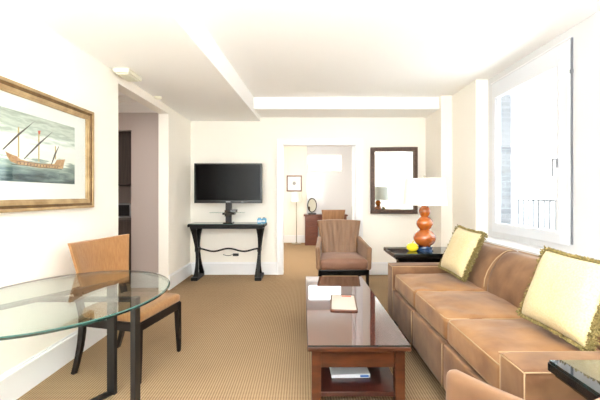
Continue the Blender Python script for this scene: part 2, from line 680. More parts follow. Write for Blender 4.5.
def base_x(mb, y, x0, x1, sgn):
    a, b = sorted((y, y + sgn * 0.018))
    mb.box(x0, x1, a, b, 0, BH - 0.035)
    a, b = sorted((y, y + sgn * 0.024))
    mb.box(x0, x1, a, b, BH - 0.035, BH - 0.015, b=0.004)
    a, b = sorted((y, y + sgn * 0.010))
    mb.box(x0, x1, a, b, BH - 0.015, BH)


mb = MB()
base_y(mb, XL, YN, 3.43, 1)
base_y(mb, XL, 4.71, YB, 1)
struct(mb, 'baseboard_left', M_trim)
mb = MB()
base_x(mb, YB, XL + 0.024, -0.42, -1)
base_x(mb, YB, 0.955, 1.973, -1)
struct(mb, 'baseboard_back', M_trim)

# bedroom opening: jambs and casing
mb = MB()
mb.box(-0.33, -0.318, YB - 0.01, 5.776, 0, 2.085)
mb.box(0.851, 0.863, YB - 0.01, 5.776, 0, 2.085)
mb.box(-0.33, 0.863, YB - 0.01, 5.776, 2.083, 2.095)
mb.box(-0.42, -0.33, YB - 0.022, YB, 0, 2.175, b=0.004)
mb.box(0.863, 0.955, YB - 0.022, YB, 0, 2.175, b=0.004)
mb.box(-0.33, 0.863, YB - 0.022, YB, 2.09, 2.175, b=0.004)
mb.box(-0.42, -0.405, YB - 0.03, YB, 0, 2.18, b=0.003)
mb.box(0.945, 0.96, YB - 0.03, YB, 0, 2.18, b=0.003)
mb.box(-0.42, 0.96, YB - 0.03, YB, 2.165, 2.18, b=0.003)
struct(mb, 'trim_doorway', M_trim)
# sliding door leaf parked in its pocket, only the edge shows
d1 = bpy.data.objects.new('door_1', None)
COL.objects.link(d1)
d1['kind'] = 'structure'
MB().box(0.80, 0.850, 5.68, 5.72, 0.01, 2.075).build('door_leaf', M_trim, d1)
MB().box(0.797, 0.801, 5.688, 5.712, 0.95, 1.10).build('door_pull', M_brass, d1)

# ---- side window
w1 = bpy.data.objects.new('window_1', None)
COL.objects.link(w1)
w1['kind'] = 'structure'
mb = MB()
mb.box(2.25, 2.28, 2.965, WY0, 0.85, 2.60, b=0.004)
mb.box(2.25, 2.28, WY1, 4.17, 0.85, 2.60, b=0.004)
mb.box(2.25, 2.28, WY0, WY1, 2.45, 2.60, b=0.004)
mb.box(2.25, 2.28, WY0, WY1, 0.85, 0.92, b=0.004)
mb.build('window_casing', M_wtrim, w1)
mb = MB()
for a in (0, 1):
    mb.box(2.24, 2.30, (WY0, WY1 - 0.035)[a], (WY0 + 0.035, WY1)[a], WZ0 + 0.035, WZ1 - 0.035)
    mb.box(2.24, 2.30, WY0, WY1, (WZ0, WZ1 - 0.035)[a], (WZ0 + 0.035, WZ1)[a])
    mb.box(2.255, 2.295, (WY0 + 0.03, WY1 - 0.06)[a], (WY0 + 0.06, WY1 - 0.03)[a], WZ0 + 0.036, WZ1 - 0.036)
mb.build('window_frame', M_wtrim, w1)
MB().box(2.272, 2.278, WY0 + 0.055, WY1 - 0.055, WZ0 + 0.03, WZ1 - 0.03).build('pane', M_glass, w1)
mb = MB()
mb.box(2.228, 2.25, 3.072, 3.092, 1.52, 1.60)
mb.box(2.20, 2.228, 3.076, 3.088, 1.585, 1.600)
mb.box(2.19, 2.204, 3.074, 3.090, 1.44, 1.60, b=0.003)
mb.build('window_handle', mat('handle_grey', (150, 152, 158), 0.4), w1)
# shadow-gap track at the near side of the casing
mb = MB()
mb.box(2.264, 2.28, 2.952, 2.961, 0.86, 2.61)
mb.box(2.258, 2.28, 2.948, 2.965, 2.31, 2.34)
mb.build('track', mat('track_grey', (112, 114, 120), 0.5), w1)
MB().box(2.262, 2.279, 2.962, 4.22, 2.612, 2.622).build('header_line', M_trim, w1)
# ledge below the window
mb = MB()
mb.box(2.03, XR, -1.0, 4.31, 0, 0.74)
mb.box(2.01, XR, -1.0, 4.31, 0.74, 0.78, b=0.006)
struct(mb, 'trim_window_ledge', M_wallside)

# outside: brick pier and railing
struct(MB().box(2.305, 2.445, WY1 - 0.015, WY1 - 0.001, WZ0, WZ1), 'wall_outside_brick', M_brick)
struct(MB().box(9.0, 9.4, -14, 30, -6, 16), 'sky_dimming_wall', mat('sky_dimming_grey', (186, 188, 190), 0.9))  # added wall that dims the sky behind the railing
rail = thing('balcony_railing', 'grey metal railing with thin upright bars outside the side window', 'railing', (2.92, 3.1, 0.0))
mb = MB()
mb.box(-0.02, 0.02, -0.9, 2.6, 1.205, 1.225)
mb.build('top_rail', M_alu, rail)
MB().box(-0.015, 0.015, -0.9, 2.6, 0.30, 0.325).build('bottom_rail', M_alu, rail)
for k in range(35):
    y = -0.86 + k * 0.10
    MB().box(-0.007, 0.007, y - 0.007, y + 0.007, 0.325, 1.205).build('railing_bar', M_alu, rail)
for y in (-0.88, 0.85, 2.58):
    MB().box(-0.022, 0.022, y - 0.022, y + 0.022, 0.0, 1.205).build('railing_post', M_alu, rail)
struct(MB().box(2.46, 3.2, 1.9, 5.9, -0.1, 0.0), 'floor_balcony', M_granite)

# ---- hall beyond the left opening, with the kitchenette doorway
mb = MB()
mb.box(-2.38, -1.945, 4.85, 4.95, 0, 2.5)
mb.box(-3.6, -2.38, 4.85, 4.95, 2.18, 2.5)
mb.box(-3.6, -3.5, 2.4, 4.85, 0, 2.5)
mb.box(-3.5, -1.945, 2.4, 2.5, 0, 2.5)
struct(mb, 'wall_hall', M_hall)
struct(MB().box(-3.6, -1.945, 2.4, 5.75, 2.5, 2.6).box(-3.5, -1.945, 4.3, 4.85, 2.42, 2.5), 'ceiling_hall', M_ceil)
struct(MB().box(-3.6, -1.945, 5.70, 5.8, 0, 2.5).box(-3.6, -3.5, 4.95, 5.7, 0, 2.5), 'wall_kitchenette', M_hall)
mb = MB()
base_x(mb, 4.85, -2.38, -1.945, -1)
struct(mb, 'baseboard_hall', M_trim)
kc = thing('wall_cabinet', 'dark wooden upper cabinet inside the kitchenette beyond the left opening', 'cabinet', (-2.82, 5.10, 1.42))
MB().box(-0.36, 0.42, 0, 0.55, 0, 0.80, b=0.003).build('body', M_kitchen, kc)
for k in (0, 1):
    dd = MB().box(-0.355 + k * 0.39, 0.025 + k * 0.39, -0.02, 0.0, 0.01, 0.79, b=0.004).build('door', M_kitchen, kc)
    MB().box((0.0 if k == 0 else 0.045), (0.012 if k == 0 else 0.057), -0.035, -0.02, 0.05, 0.18).build('handle', M_silver, dd)
kb = thing('base_cabinet', 'dark wooden kitchenette cabinet under the grey counter', 'cabinet', (-2.82, 5.0, 0))
MB().box(-0.36, 0.42, 0.0, 0.62, 0.08, 0.92, b=0.003).box(-0.34, 0.40, 0.05, 0.62, 0, 0.08).build('body', M_kitchen, kb)
for k in (0, 1):
    dd = MB().box(-0.355 + k * 0.39, 0.025 + k * 0.39, -0.02, 0.0, 0.10, 0.90, b=0.004).build('door', M_kitchen, kb)
    MB().box((0.0 if k == 0 else 0.045), (0.012 if k == 0 else 0.057), -0.035, -0.02, 0.70, 0.83).build('handle', M_silver, dd)
MB().box(-0.38, 0.43, -0.03, 0.66, 0.92, 0.955, b=0.004).build('countertop', M_granite, kb)
mw = thing('microwave_oven', 'small silver appliance standing on the dark kitchenette counter', 'microwave', (-2.66, 5.10, 0.956))
MB().box(-0.14, 0.22, 0, 0.30, 0, 0.20, b=0.006).build('body', M_silver, mw)
MB().box(-0.13, 0.13, -0.008, 0.0, 0.02, 0.18, b=0.002).build('door', M_steel, mw)
MB().box(0.14, 0.21, -0.006, 0.0, 0.02, 0.18).build('control_panel', M_logo, mw)

# small devices by the soffit
o = MB().box(-0.075, 0.075, -0.14, 0.14, -0.045, 0, b=0.015).box(-0.055, 0.055, -0.11, 0.11, -0.055, -0.04, b=0.008).build('ceiling_detector', M_plastic, None, False, (-1.70, 3.40, ZS))
tag(o, 'ivory rectangular detector box on the soffit above the hall opening', 'detector')
o = MB().lathe([(0.001, -0.022), (0.035, -0.022), (0.042, -0.006), (0.045, 0.0)], 20).build('ceiling_sensor', M_plastic, None, True, (-1.76, 4.25, ZS))
tag(o, 'tiny round white sensor above the hall opening, farther than the ivory box', 'sensor')

# ---- bedroom beyond the far opening
YF = 9.40
mb = MB()
mb.box(-1.6, 2.6, YF, YF + 0.1, 0, 1.94)
mb.box(-1.6, 0.12, YF, YF + 0.1, 1.94, 2.34)
mb.box(1.04, 2.6, YF, YF + 0.1, 1.94, 2.34)
mb.box(-1.6, 2.6, YF, YF + 0.1, 2.34, 2.6)
struct(mb, 'wall_bedroom_far', M_wall)
mb = MB()
mb.box(-1.7, -1.6, 5.766, 7.3, 0, 2.6)
mb.box(-1.7, -1.6, 8.3, 9.5, 0, 2.6)
mb.box(-1.7, -1.6, 7.3, 8.3, 0, 1.0)  # opening added to let sky light into the bedroom
mb.box(-1.7, -1.6, 7.3, 8.3, 2.2, 2.6)
struct(mb, 'wall_bedroom_left', M_wall)
struct(MB().box(2.6, 2.7, 5.0, 9.5, 0, 2.6), 'wall_bedroom_right', M_wall)
struct(MB().box(-1.7, 2.7, 5.766, 9.5, 2.6, 2.7), 'ceiling_bedroom', M_ceil)
mb = MB()
base_x(mb, YF, -1.6, 0.10, -1)
struct(mb, 'baseboard_bedroom', M_trim)
# white lacquered panelling around the bright rectangle
mb = MB()
mb.box(0.10, 2.2, YF - 0.03, YF, 0, 1.90, b=0.004)
mb.box(0.10, 0.13, YF - 0.04, YF, 0, 2.60)
mb.box(1.04, 2.2, YF - 0.03, YF, 1.90, 2.6)
mb.box(0.13, 1.04, YF - 0.03, YF, 2.36, 2.6)
struct(mb, 'trim_bedroom_panel', M_white_gloss)
w2 = bpy.data.objects.new('bright_rectangle_opening', None)  # glazed opening standing in for a bright rectangle of unclear origin
COL.objects.link(w2)
w2['kind'] = 'structure'
mb = MB()
mb.box(0.13, 1.04, YF - 0.02, YF + 0.06, 1.92, 1.95).box(0.13, 1.04, YF - 0.02, YF + 0.06, 2.33, 2.36)
mb.box(0.13, 0.16, YF - 0.02, YF + 0.06, 1.95, 2.33).box(1.01, 1.04, YF - 0.02, YF + 0.06, 1.95, 2.33)
mb.build('window_frame', M_trim, w2)
MB().box(0.16, 1.01, YF + 0.02, YF + 0.025, 1.95, 2.33).build('pane', M_glass, w2)

pf = thing('framed_picture', 'small brown framed print on the far bedroom wall above the lamp', 'picture', (-0.235, YF, 1.59))
mb = MB()
mb.box(-0.205, 0.205, -0.025, 0, 0.185, 0.215, b=0.003).box(-0.205, 0.205, -0.025, 0, -0.215, -0.185, b=0.003)
mb.box(-0.205, -0.175, -0.025, 0, -0.185, 0.185, b=0.003).box(0.175, 0.205, -0.025, 0, -0.185, 0.185, b=0.003)
mb.build('frame', M_brown, pf)
MB().box(-0.175, 0.175, -0.010, 0, -0.185, 0.185).build('mat_board', M_matb, pf)
MB().box(-0.03, 0.03, -0.012, -0.0105, -0.03, 0.05).lathe([(0.001, 0), (0.045, 0)], 12, M=Matrix.Translation((0, -0.0125, 0.0)) @ Matrix.Rotation(PI / 2, 4, 'X'), cap=False).build('print', M_logo, pf)

fl = thing('floor_lamp', 'slim metal floor lamp with white shade against the far bedroom wall', 'lamp', (-0.17, 9.13, 0))
MB().lathe([(0.001, 0), (0.13, 0), (0.13, 0.015), (0.03, 0.03), (0.012, 0.06)], 24).build('base', M_brass, fl, True)
MB().tube([(0, 0, 0.03), (0, 0, 1.25)], 0.010, 8).build('pole', M_brass, fl, True)
MB().lathe([(0.145, 1.10), (0.12, 1.36), (0.117, 1.36), (0.142, 1.10)], 24, cap=False).build('lamp_shade', M_shade, fl, True)

dk = thing('writing_desk', 'reddish brown pedestal desk in the bedroom behind the armchair', 'desk', (0.58, 8.9, 0))
MB().box(-0.56, 0.56, -0.02, 0.44, 0.74, 0.78, b=0.005).build('desk_top', M_brown, dk)
for s, nm in ((-1, 0), (1, 0)):
    p = MB().box(min(s * 0.53, s * 0.20), max(s * 0.53, s * 0.20), 0.0, 0.42, 0.0, 0.74, b=0.004).build('pedestal', M_brown, dk)
    for k in range(3):
        q = MB().box(min(s * 0.51, s * 0.22), max(s * 0.51, s * 0.22), -0.012, 0.0, 0.05 + k * 0.23, 0.26 + k * 0.23, b=0.004).build('drawer', M_brown, p)
MB().box(-0.20, 0.20, 0.02, 0.42, 0.64, 0.74).build('apron', M_brown, dk)

vm = thing('vanity_mirror', 'oval tabletop mirror on a small stand on the bedroom desk', 'mirror', (0.235, 9.05, 0.78), 0.35)
R90 = Matrix.Translation((0, 0, 0.235)) @ Matrix.Rotation(PI / 2, 4, 'X')
pts = [(0.12 * math.cos(2 * PI * k / 32), 0, 0.235 + 0.175 * math.sin(2 * PI * k / 32)) for k in range(32)]
MB().tube(pts, 0.013, 8, closed=True).build('frame', M_walnut, vm, True)
MB().lathe([(0.001, -0.004), (1, -0.004), (1, 0.004), (0.001, 0.004)], 32, M=R90, sx=0.115, sy=0.17).build('mirror_glass', M_mirror, vm)
MB().box(-0.10, 0.10, -0.05, 0.05, 0, 0.03, b=0.006).tube([(0, 0.01, 0.02), (0, 0.01, 0.08)], 0.01).build('base', M_steel, vm, False)


# ------------------------------------------------------------------ left wall picture
pic = thing('framed_picture', 'large gold framed engraving of a three-masted ship on the left wall', 'picture', (XL, 2.27, 1.175))
# local: y runs along the wall (0.70 each way), z up 0..0.805, x out of the wall
hw, hh, fw = 0.70, 0.805, 0.075


def moulding(mb, ya, yb, za, zb, m1, m2):
    mb.box(0.0, 0.022, ya, yb, za, zb, m2)


mb = MB()
prof = [(0.0, 0.0, 0.0, 0.032, M_goldd), (0.0, 0.020, 0.018, 0.040, M_gold), (0.016, 0.040, 0.018, 0.033, M_goldd), (0.036, 0.062, 0.014, 0.028, M_gold), (0.058, 0.075, 0.010, 0.022, M_gold)]
for a, b, x0_, x1_, mm in prof[1:]:
    def ring(a, b, x0, x1, mm):
        mb.box(x0 * 0, x1, -hw + a, hw - a, a, b, mm, b=0.003)
        mb.box(x0 * 0, x1, -hw + a, hw - a, hh - b, hh - a, mm, b=0.003)
        mb.box(x0 * 0, x1, -hw + a, -hw + b, b, hh - b, mm, b=0.003)
        mb.box(x0 * 0, x1, hw - b, hw - a, b, hh - b, mm, b=0.003)
    ring(a, b, x0_, x1_, mm)
mb.build('frame', M_gold, pic)
MB().box(0.002, 0.008, -hw + 0.07, hw - 0.07, 0.07, hh - 0.07).build('mat_board', M_matb, pic)
ZP = 0.190
art = MB().box(0.008, 0.0095, -0.48, 0.46, 0.0, 0.444).build('print', M_print, pic, False, (0, 0.03, ZP))
X0 = 0.0096
# hull outline (y, z) : from bow (left/near) to stern
hull = [(-0.185, 0.180), (-0.17, 0.150), (-0.145, 0.122), (-0.08, 0.106), (0.10, 0.100), (0.24, 0.106), (0.325, 0.112), (0.335, 0.15), (0.350, 0.185), (0.315, 0.180), (0.26, 0.172), (0.235, 0.140),
        (0.10, 0.130), (0.0, 0.134), (-0.07, 0.142), (-0.10, 0.160), (-0.15, 0.168)]
hb = MB().prism(hull, 'x', X0, X0 + 0.0006)
hb.build('ship_hull', M_hull, art)
mb = MB()
for k in range(14):
    y = -0.10 + k * 0.028
    mb.box(X0 + 0.0006, X0 + 0.0010, y, y + 0.006, 0.110, 0.122)
mb.box(X0 + 0.0006, X0 + 0.0010, -0.10, 0.29, 0.126, 0.129)
mb.box(X0 + 0.0006, X0 + 0.0010, -0.14, 0.31, 0.104, 0.108)
mb.build('oar_ports', M_ink, art)
for (y, z0, z1) in ((-0.085, 0.155, 0.345), (0.085, 0.142, 0.33), (0.245, 0.175, 0.27)):
    MB().box(X0, X0 + 0.0008, y - 0.005, y + 0.005, z0, z1).build('ship_mast', M_ochre, art)
mb = MB()
for (a, b) in (((-0.205, 0.19), (0.045, 0.41)), ((-0.045, 0.15), (0.22, 0.375)), ((0.20, 0.135), (0.285, 0.285))):
    mb.prism([(a[0], a[1]), (a[0] + 0.006, a[1] - 0.004), (b[0] + 0.003, b[1]), ((a[0] + b[0]) / 2 - 0.009, (a[1] + b[1]) / 2 + 0.004)], 'x', X0 + 0.0008, X0 + 0.0014)
mb.build('furled_sail', M_ink, art)
mb = MB()
mb.prism([(0.08, 0.33), (0.095, 0.33), (0.10, 0.355), (0.075, 0.352)], 'x', X0 + 0.0008, X0 + 0.0012)
mb.build('pennant', M_red, art)
MB().box(0.016, 0.018, -hw + 0.07, hw - 0.07, 0.07, hh - 0.07).build('picture_glass', M_glass, pic)


# ------------------------------------------------------------------ dining chair
ch = thing('dining_chair', 'amber upholstered dining chair with dark wood legs beside the glass table', 'chair', (-1.315, 2.67, 0), math.radians(79))
HW = 0.235


def seat_fn(p):
    # wider at the front
    k = 1 + 0.12 * (0.25 - p.y) / 0.5
    return (p.x * k, p.y, p.z)


MB().soft(-0.235, 0.235, -0.27, 0.23, 0.405, 0.475, r=0.028, crown=0.018, n=12, fn=seat_fn).build('seat', M_orange, ch, True)
mb = MB()
# shaped apron, bowed sides and front
mb.prism([(-0.255, -0.262), (0.255, -0.262), (0.255, -0.24), (-0.255, -0.24)], 'z', 0.35, 0.41)
mb.prism([(-0.262, -0.262), (-0.24, -0.262), (-0.215, 0.24), (-0.235, 0.24)], 'z', 0.35, 0.41)
mb.prism([(0.262, -0.262), (0.24, -0.262), (0.215, 0.24), (0.235, 0.24)], 'z', 0.35, 0.41)
mb.box(-0.225, 0.225, 0.215, 0.24, 0.35, 0.41)
mb.build('seat_frame', M_walnut, ch)
for s in (-1, 1):
    MB().bar([(s * 0.245, -0.245, 0.40), (s * 0.25, -0.25, 0.2), (s * 0.253, -0.254, 0.0)], [0.042, 0.036, 0.024], [0.042, 0.036, 0.024]).build('leg', M_walnut, ch)
for s in (-1, 1):
    pts = []
    for k in range(13):
        t = k / 12
        z = 0.0 + t * 0.62
        y = 0.215 + 0.075 * (1 - min(1, z / 0.42)) ** 2 + (0.0 if z < 0.42 else 0.055 * ((z - 0.42) / 0.2))
        pts.append((s * (0.222 + 0.0 * t), y, z))
    MB().bar(pts, 0.030, [0.026 + 0.016 * min(1, t * 2 / 12) for t in range(13)]).build('leg', M_walnut, ch)


def cback(u, z, off=0.0):
    # u -1..1 across; top flares wide and both ends wrap forward
    t = (z - 0.58) / 0.37
    w = 0.232 + 0.062 * t + 0.010 * t * t
    x = u * w
    y = 0.268 + 0.05 * t - 0.065 * u * u + off
    return x, y, z


def shell(mb, fn, z0f, z1f, th, nu=20, nv=10, m=None):
    vs, fs = [], []
    for side in (0, 1):
        for j in range(nv + 1):
            for i in range(nu + 1):
                u = -1 + 2 * i / nu
                z = z0f(u) + (z1f(u) - z0f(u)) * j / nv
                edge = min(1, (1 - abs(u)) * 8, j / nv * 8 + 0.3, (1 - j / nv) * 8 + 0.3)
                t = th * (0.45 + 0.55 * math.sqrt(max(0, edge)))
                vs.append(fn(u, z, (-t / 2 if side == 0 else t / 2)))
    W_ = nu + 1
    H_ = (nv + 1) * W_
    for j in range(nv):
        for i in range(nu):
            a = j * W_ + i
            fs.append((a, a + 1, a + W_ + 1, a + W_))
            fs.append((H_ + a, H_ + a + W_, H_ + a + W_ + 1, H_ + a + 1))
    for i in range(nu):
        fs.append((i, H_ + i, H_ + i + 1, i + 1))
        a = nv * W_ + i
        fs.append((a, a + 1, H_ + a + 1, H_ + a))
    for j in range(nv):
        a = j * W_
        fs.append((a, a + W_, H_ + a + W_, H_ + a))
        a = j * W_ + nu
        fs.append((a, H_ + a, H_ + a + W_, a + W_))
    mb.add(vs, fs, m)
    return mb


shell(MB(), cback, lambda u: 0.60 - 0.02 * (1 - u * u), lambda u: 0.945 - 0.012 * (1 - u * u), 0.045).build('backrest', M_orange, ch, True)
shell(MB(), lambda u, z, o: cback(u * 1.005, z, o * 1.0), lambda u: 0.575 - 0.02 * (1 - u * u), lambda u: 0.60 - 0.02 * (1 - u * u), 0.04, nv=2).build('backrest_rail', M_walnut, ch, True)

# ------------------------------------------------------------------ oval glass table
gt = thing('glass_dining_table', 'oval glass dining table on dark metal bar legs by the left wall', 'table', (-1.285, 1.92, 0))
mb = MB()
RX, RY, ZT, TH = 0.505, 0.61, 0.738, 0.012
seg = 96
ring_o = [(RX * math.cos(2 * PI * k / seg), RY * math.sin(2 * PI * k / seg)) for k in range(seg)]
vs = [(x, y, ZT - TH) for x, y in ring_o] + [(x, y, ZT - 0.003) for x, y in ring_o] + [(x * 0.985, y * 0.985, ZT) for x, y in ring_o]
fs, fe = [], []
mb.add(vs, [list(range(seg))[::-1], [2 * seg + k for k in range(seg)]], M_table_glass)
k0 = 0
ei, el = mb.mi(M_edge), mb.mi(M_edgel)
for k in range(seg):
    l = (k + 1) % seg
    mb.f.append([k, l, seg + l, seg + k])
    mb.m.append(ei)
    mb.f.append([seg + k, seg + l, 2 * seg + l, 2 * seg + k])
    mb.m.append(el)
mb.build('tabletop', None, gt)
LT = ZT - TH
# post positions relative to the table centre
for (x, y) in ((0.055, 0.335), (0.375, -0.02), (-0.32, -0.30)):
    a = math.atan2(y, x)
    Mx = Matrix.Translation((x, y, 0)) @ Matrix.Rotation(a, 4, 'Z')
    MB().box(-0.014, 0.014, -0.027, 0.027, 0.0, LT - 0.001, M=Mx, b=0.002).build('leg', M_iron, gt)
hub = (-0.155, -0.02)
for nm, w_, z0, z1 in (('foot_bar', 0.044, 0.002, 0.020), ('top_bar', 0.036, LT - 0.022, LT - 0.002)):
    mb = MB()
    zc = (z0 + z1) / 2
    mb.bar([(0.055, 0.335, zc), (-0.32, -0.30, zc)], z1 - z0, w_, side=(0, 0, 1))
    mb.bar([(0.375, -0.02, zc), (hub[0], hub[1], zc)], z1 - z0, w_, side=(0, 0, 1))
    mb.build(nm, M_iron, gt)

# ------------------------------------------------------------------ console table
cx = -1.145
con = thing('console_table', 'black glass-topped console table with wavy iron stretcher under the television', 'table', (cx, 5.39, 0))
CW, CY = 0.575, 0.19
MB().box(-CW, CW, -CY, CY, 0.80, 0.842, b=0.005).box(-CW + 0.03, CW - 0.03, -CY + 0.02, CY - 0.02, 0.775, 0.80).build('table_top', M_conwood, con)
mb = MB()
mb.box(-CW + 0.01, CW - 0.01, -CY + 0.01, CY - 0.01, 0.8425, 0.849, M_edgel)
mb.box(-CW + 0.01, CW - 0.01, -CY + 0.01, CY - 0.01, 0.849, 0.850, MATS['black_under_glass'])
go = mb.build('glass_sheet', None, con)


def console_leg(mb, x, lean, s):
    pts, ws, ds = [], [], []
    for k in range(15):
        t = k / 14
        z = 0.05 + t * 0.73
        pinch = 1 - math.sin(PI * min(1, t * 1.0)) * 0.55
        y = s * (0.045 + 0.105 * (abs(t - 0.5) * 2) ** 1.7)
        xx = x + lean * (0.018 * math.cos(PI * t * 1.0))
        pts.append((xx, y, z))
        ws.append(0.038 + 0.045 * (abs(t - 0.45) * 2) ** 2.2)
        ds.append(0.035)
    mb.bar(pts, ws, ds)


for s in (-1, 1):
    x = s * 0.475
    for q in (-1, 1):
        mb = MB()
        console_leg(mb, x, -s, q)
        lg = mb.build('leg', M_conwood, con)
    MB().box(x - 0.05, x + 0.05, -0.19, 0.19, 0.0, 0.05, b=0.010).build('foot', M_conwood, con)
    MB().box(x - 0.026, x + 0.026, -0.075, 0.075, 0.415, 0.475, b=0.006).build('cross_block', M_conwood, con)
pts = []
for k in range(61):
    t = k / 60
    x = -0.47 + 0.94 * t
    pts.append((x, 0, 0.435 + 0.022 * math.cos((t - 0.5) * 2 * PI * 2)))
MB().tube(pts, 0.013, 8).build('stretcher', M_iron, con, True)

tv = thing('television', 'flat black television on a post above the console table', 'television', (cx, 5.38, 0.851))
ZT0, ZT1 = 1.155 - 0.851, 1.765 - 0.851
MB().box(-0.52, 0.52, -0.03, 0.03, ZT0, ZT1, b=0.006).box(-0.35, 0.35, 0.03, 0.06, ZT0 + 0.08, ZT1 - 0.12, b=0.01).build('bezel', M_tvb, tv)
MB().box(-0.495, 0.495, -0.032, -0.0295, ZT0 + 0.045, ZT1 - 0.02).build('screen', M_tv, tv)
MB().box(-0.035, 0.035, -0.033, -0.031, ZT0 + 0.014, ZT0 + 0.026).build('badge', M_logo, tv)
MB().box(0.20, 0.235, -0.033, -0.031, ZT0 + 0.014, ZT0 + 0.022).build('indicator', M_logo, tv)
MB().box(-0.045, 0.045, -0.01, 0.05, 0.0, ZT1 - 0.2, b=0.006).build('post', M_steel, tv)
MB().box(-0.07, 0.07, -0.08, 0.10, 0.0, 0.012, b=0.004).build('base_plate', M_black, tv)
sh = MB().box(-0.26, 0.26, -0.15, 0.03, 0.16, 0.168, b=0.002).build('shelf', M_table_glass, tv)
MB().box(-0.075, 0.11, -0.10, 0.04, 0.130, 0.160, b=0.006).box(-0.055, 0.055, -0.03, -0.01, 0.10, 0.20, b=0.006).build('bracket', M_black, tv)
rb = thing('cable_box', 'small black media box on the glass shelf under the television', 'media box', (cx + 0.09, 5.28, 1.0195))
MB().box(-0.04, 0.06, -0.04, 0.05, 0, 0.042, b=0.004).build('body', M_steel, rb)
MB().box(-0.03, 0.05, -0.0415, -0.040, 0.012, 0.03).build('front_label', M_logo, rb)

for k, (x, y, lab) in enumerate(((-0.655, 5.27, 'left one of two pale blue packets at the right end of the console'), (-0.59, 5.31, 'right one of two pale blue packets at the right end of the console'))):
    o = thing('blue_packet', lab, 'packet', (x, y, 0.8505), 0.15 - 0.5 * k, 'blue packets on the console table')
    MB().soft(-0.033, 0.033, -0.025, 0.025, 0, 0.075, r=0.012, crown=0.006, n=6).build('body', M_blue, o, True)
    MB().box(-0.028, 0.028, -0.0275, -0.0245, 0.02, 0.05).build('paper_label', M_paper, o)
    MB().box(-0.020, 0.020, -0.006, 0.006, 0.074, 0.088, b=0.003).build('cap', M_steel, o)

# outlet with cable at the wall behind the console
o = thing('power_cable', 'black cable and plug hanging at the wall behind the console', 'cable', (-1.08, 5.612, 0))
MB().box(-0.04, 0.05, -0.03, 0.0, 0.305, 0.345, b=0.006).build('plug', M_cable, o)
pts = [(-0.04 - 0.16 * t, -0.012, 0.33 - 0.02 * math.sin(t * PI)) for t in [k / 12 for k in range(13)]]
MB().tube(pts, 0.005, 6).build('cord', M_cable, o, True)

# ------------------------------------------------------------------ wall mirror
MS = 0.085
wm = thing('wall_mirror', 'rectangular mirror in mottled dark brown frame on the far wall', 'mirror', (1.447, YB - 0.055, 0.98), -math.atan(MS))
MW, MH, MF = 0.368, 1.06, 0.072
mb = MB()
for (a, b, d, mm) in ((0.0, 0.020, 0.028, M_mframe), (0.018, 0.058, 0.038, M_mframe), (0.055, 0.062, 0.042, M_beads), (0.060, MF, 0.024, M_mframe)):
    mb.box(-MW + a, MW - a, -d, 0.012, a, b, mm, b=0.003)
    mb.box(-MW + a, MW - a, -d, 0.012, MH - b, MH - a, mm, b=0.003)
    mb.box(-MW + a, -MW + b, -d, 0.012, b, MH - b, mm, b=0.003)
    mb.box(MW - b, MW - a, -d, 0.012, b, MH - b, mm, b=0.003)
mb.build('frame', M_mframe, wm)
MB().box(-MW + 0.05, MW - 0.05, -0.014, 0.006, 0.05, MH - 0.05).build('mirror_glass', M_mirror, wm)
MB().box(-0.10, 0.10, 0.012, 0.030, 0.45, 0.55).build('hanging_bracket', M_steel, wm)


# ------------------------------------------------------------------ armchairs
def make_armchair(label, loc, rz):
    t = thing('armchair', label, 'armchair', loc, rz, 'cocoa leather armchairs')
    # seat cushion
    def sfn(p):
        k = 1 - 0.10 * (p.y + 0.36) / 0.6
        droop = -0.02 * max(0, (-0.28 - p.y) / 0.08) ** 2
        return (p.x * k, p.y - 0.02 * (1 - (p.x / 0.32) ** 2), p.z + droop * 0)
    MB().soft(-0.325, 0.325, -0.355, 0.26, 0.285, 0.43, r=0.05, crown=0.035, n=16, fn=sfn, wob=0.006, seed=2.0).build('seat', M_leathers, t, True)

    def bfn(u, z, off):
        q = (z - 0.36) / 0.55
        w = 0.245 + 0.085 * max(0, q) ** 1.2
        pleat = 0.006 * math.cos(u * 8 * PI) * (1 if off < 0 else 0) * math.sin(PI * min(1, max(0, q)))
        return (u * w, 0.235 + 0.14 * q - 0.045 * u * u + off + pleat, z)
    shell(MB(), bfn, lambda u: 0.34, lambda u: 0.905 - 0.012 * u * u, 0.085, nu=48, nv=16).build('backrest', M_leather, t, True)
    for s in (-1, 1):
        def afn(p, s=s):
            # outward flare to the front, top falling to the front
            q = (p.y + 0.34) / 0.6
            x = p.x - s * 0.055 * q + s * 0.012 * (p.z - 0.28) / 0.3
            lift = 0.075 * max(0, q) ** 1.3 * max(0, (p.z - 0.35) / 0.2)
            return (x, p.y, p.z + lift)
        x0, x1 = sorted((s * 0.305, s * 0.37))
        MB().soft(x0, x1, -0.335, 0.27, 0.28, 0.585, r=0.032, n=12, fn=afn).build('armrest', M_leather, t, True)
    MB().box(-0.335, 0.335, -0.34, -0.305, 0.215, 0.285, b=0.004).box(-0.335, -0.30, -0.34, 0.25, 0.215, 0.285, b=0.004).box(0.30, 0.335, -0.34, 0.25, 0.215, 0.285, b=0.004).box(-0.30, 0.30, 0.225, 0.25, 0.215, 0.285).build('seat_frame', M_black, t)
    for s in (-1, 1):
        MB().bar([(s * 0.312, -0.318, 0.28), (s * 0.315, -0.32, 0.0)], [0.045, 0.032], [0.045, 0.032]).build('leg', M_black, t)
        MB().bar([(s * 0.30, 0.225, 0.28), (s * 0.30, 0.25, 0.12), (s * 0.30, 0.30, 0.0)], [0.042, 0.038, 0.032], [0.042, 0.038, 0.032]).build('leg', M_black, t)
    return t


ac = make_armchair('cocoa leather armchair facing the camera at the far end of the coffee table', (0.540, 4.96, 0), 0)
copy_thing(ac, 'armchair at the bottom edge beside the sofa, only its rounded arm showing', (0.420, 0.965, 0), math.radians(205.5))

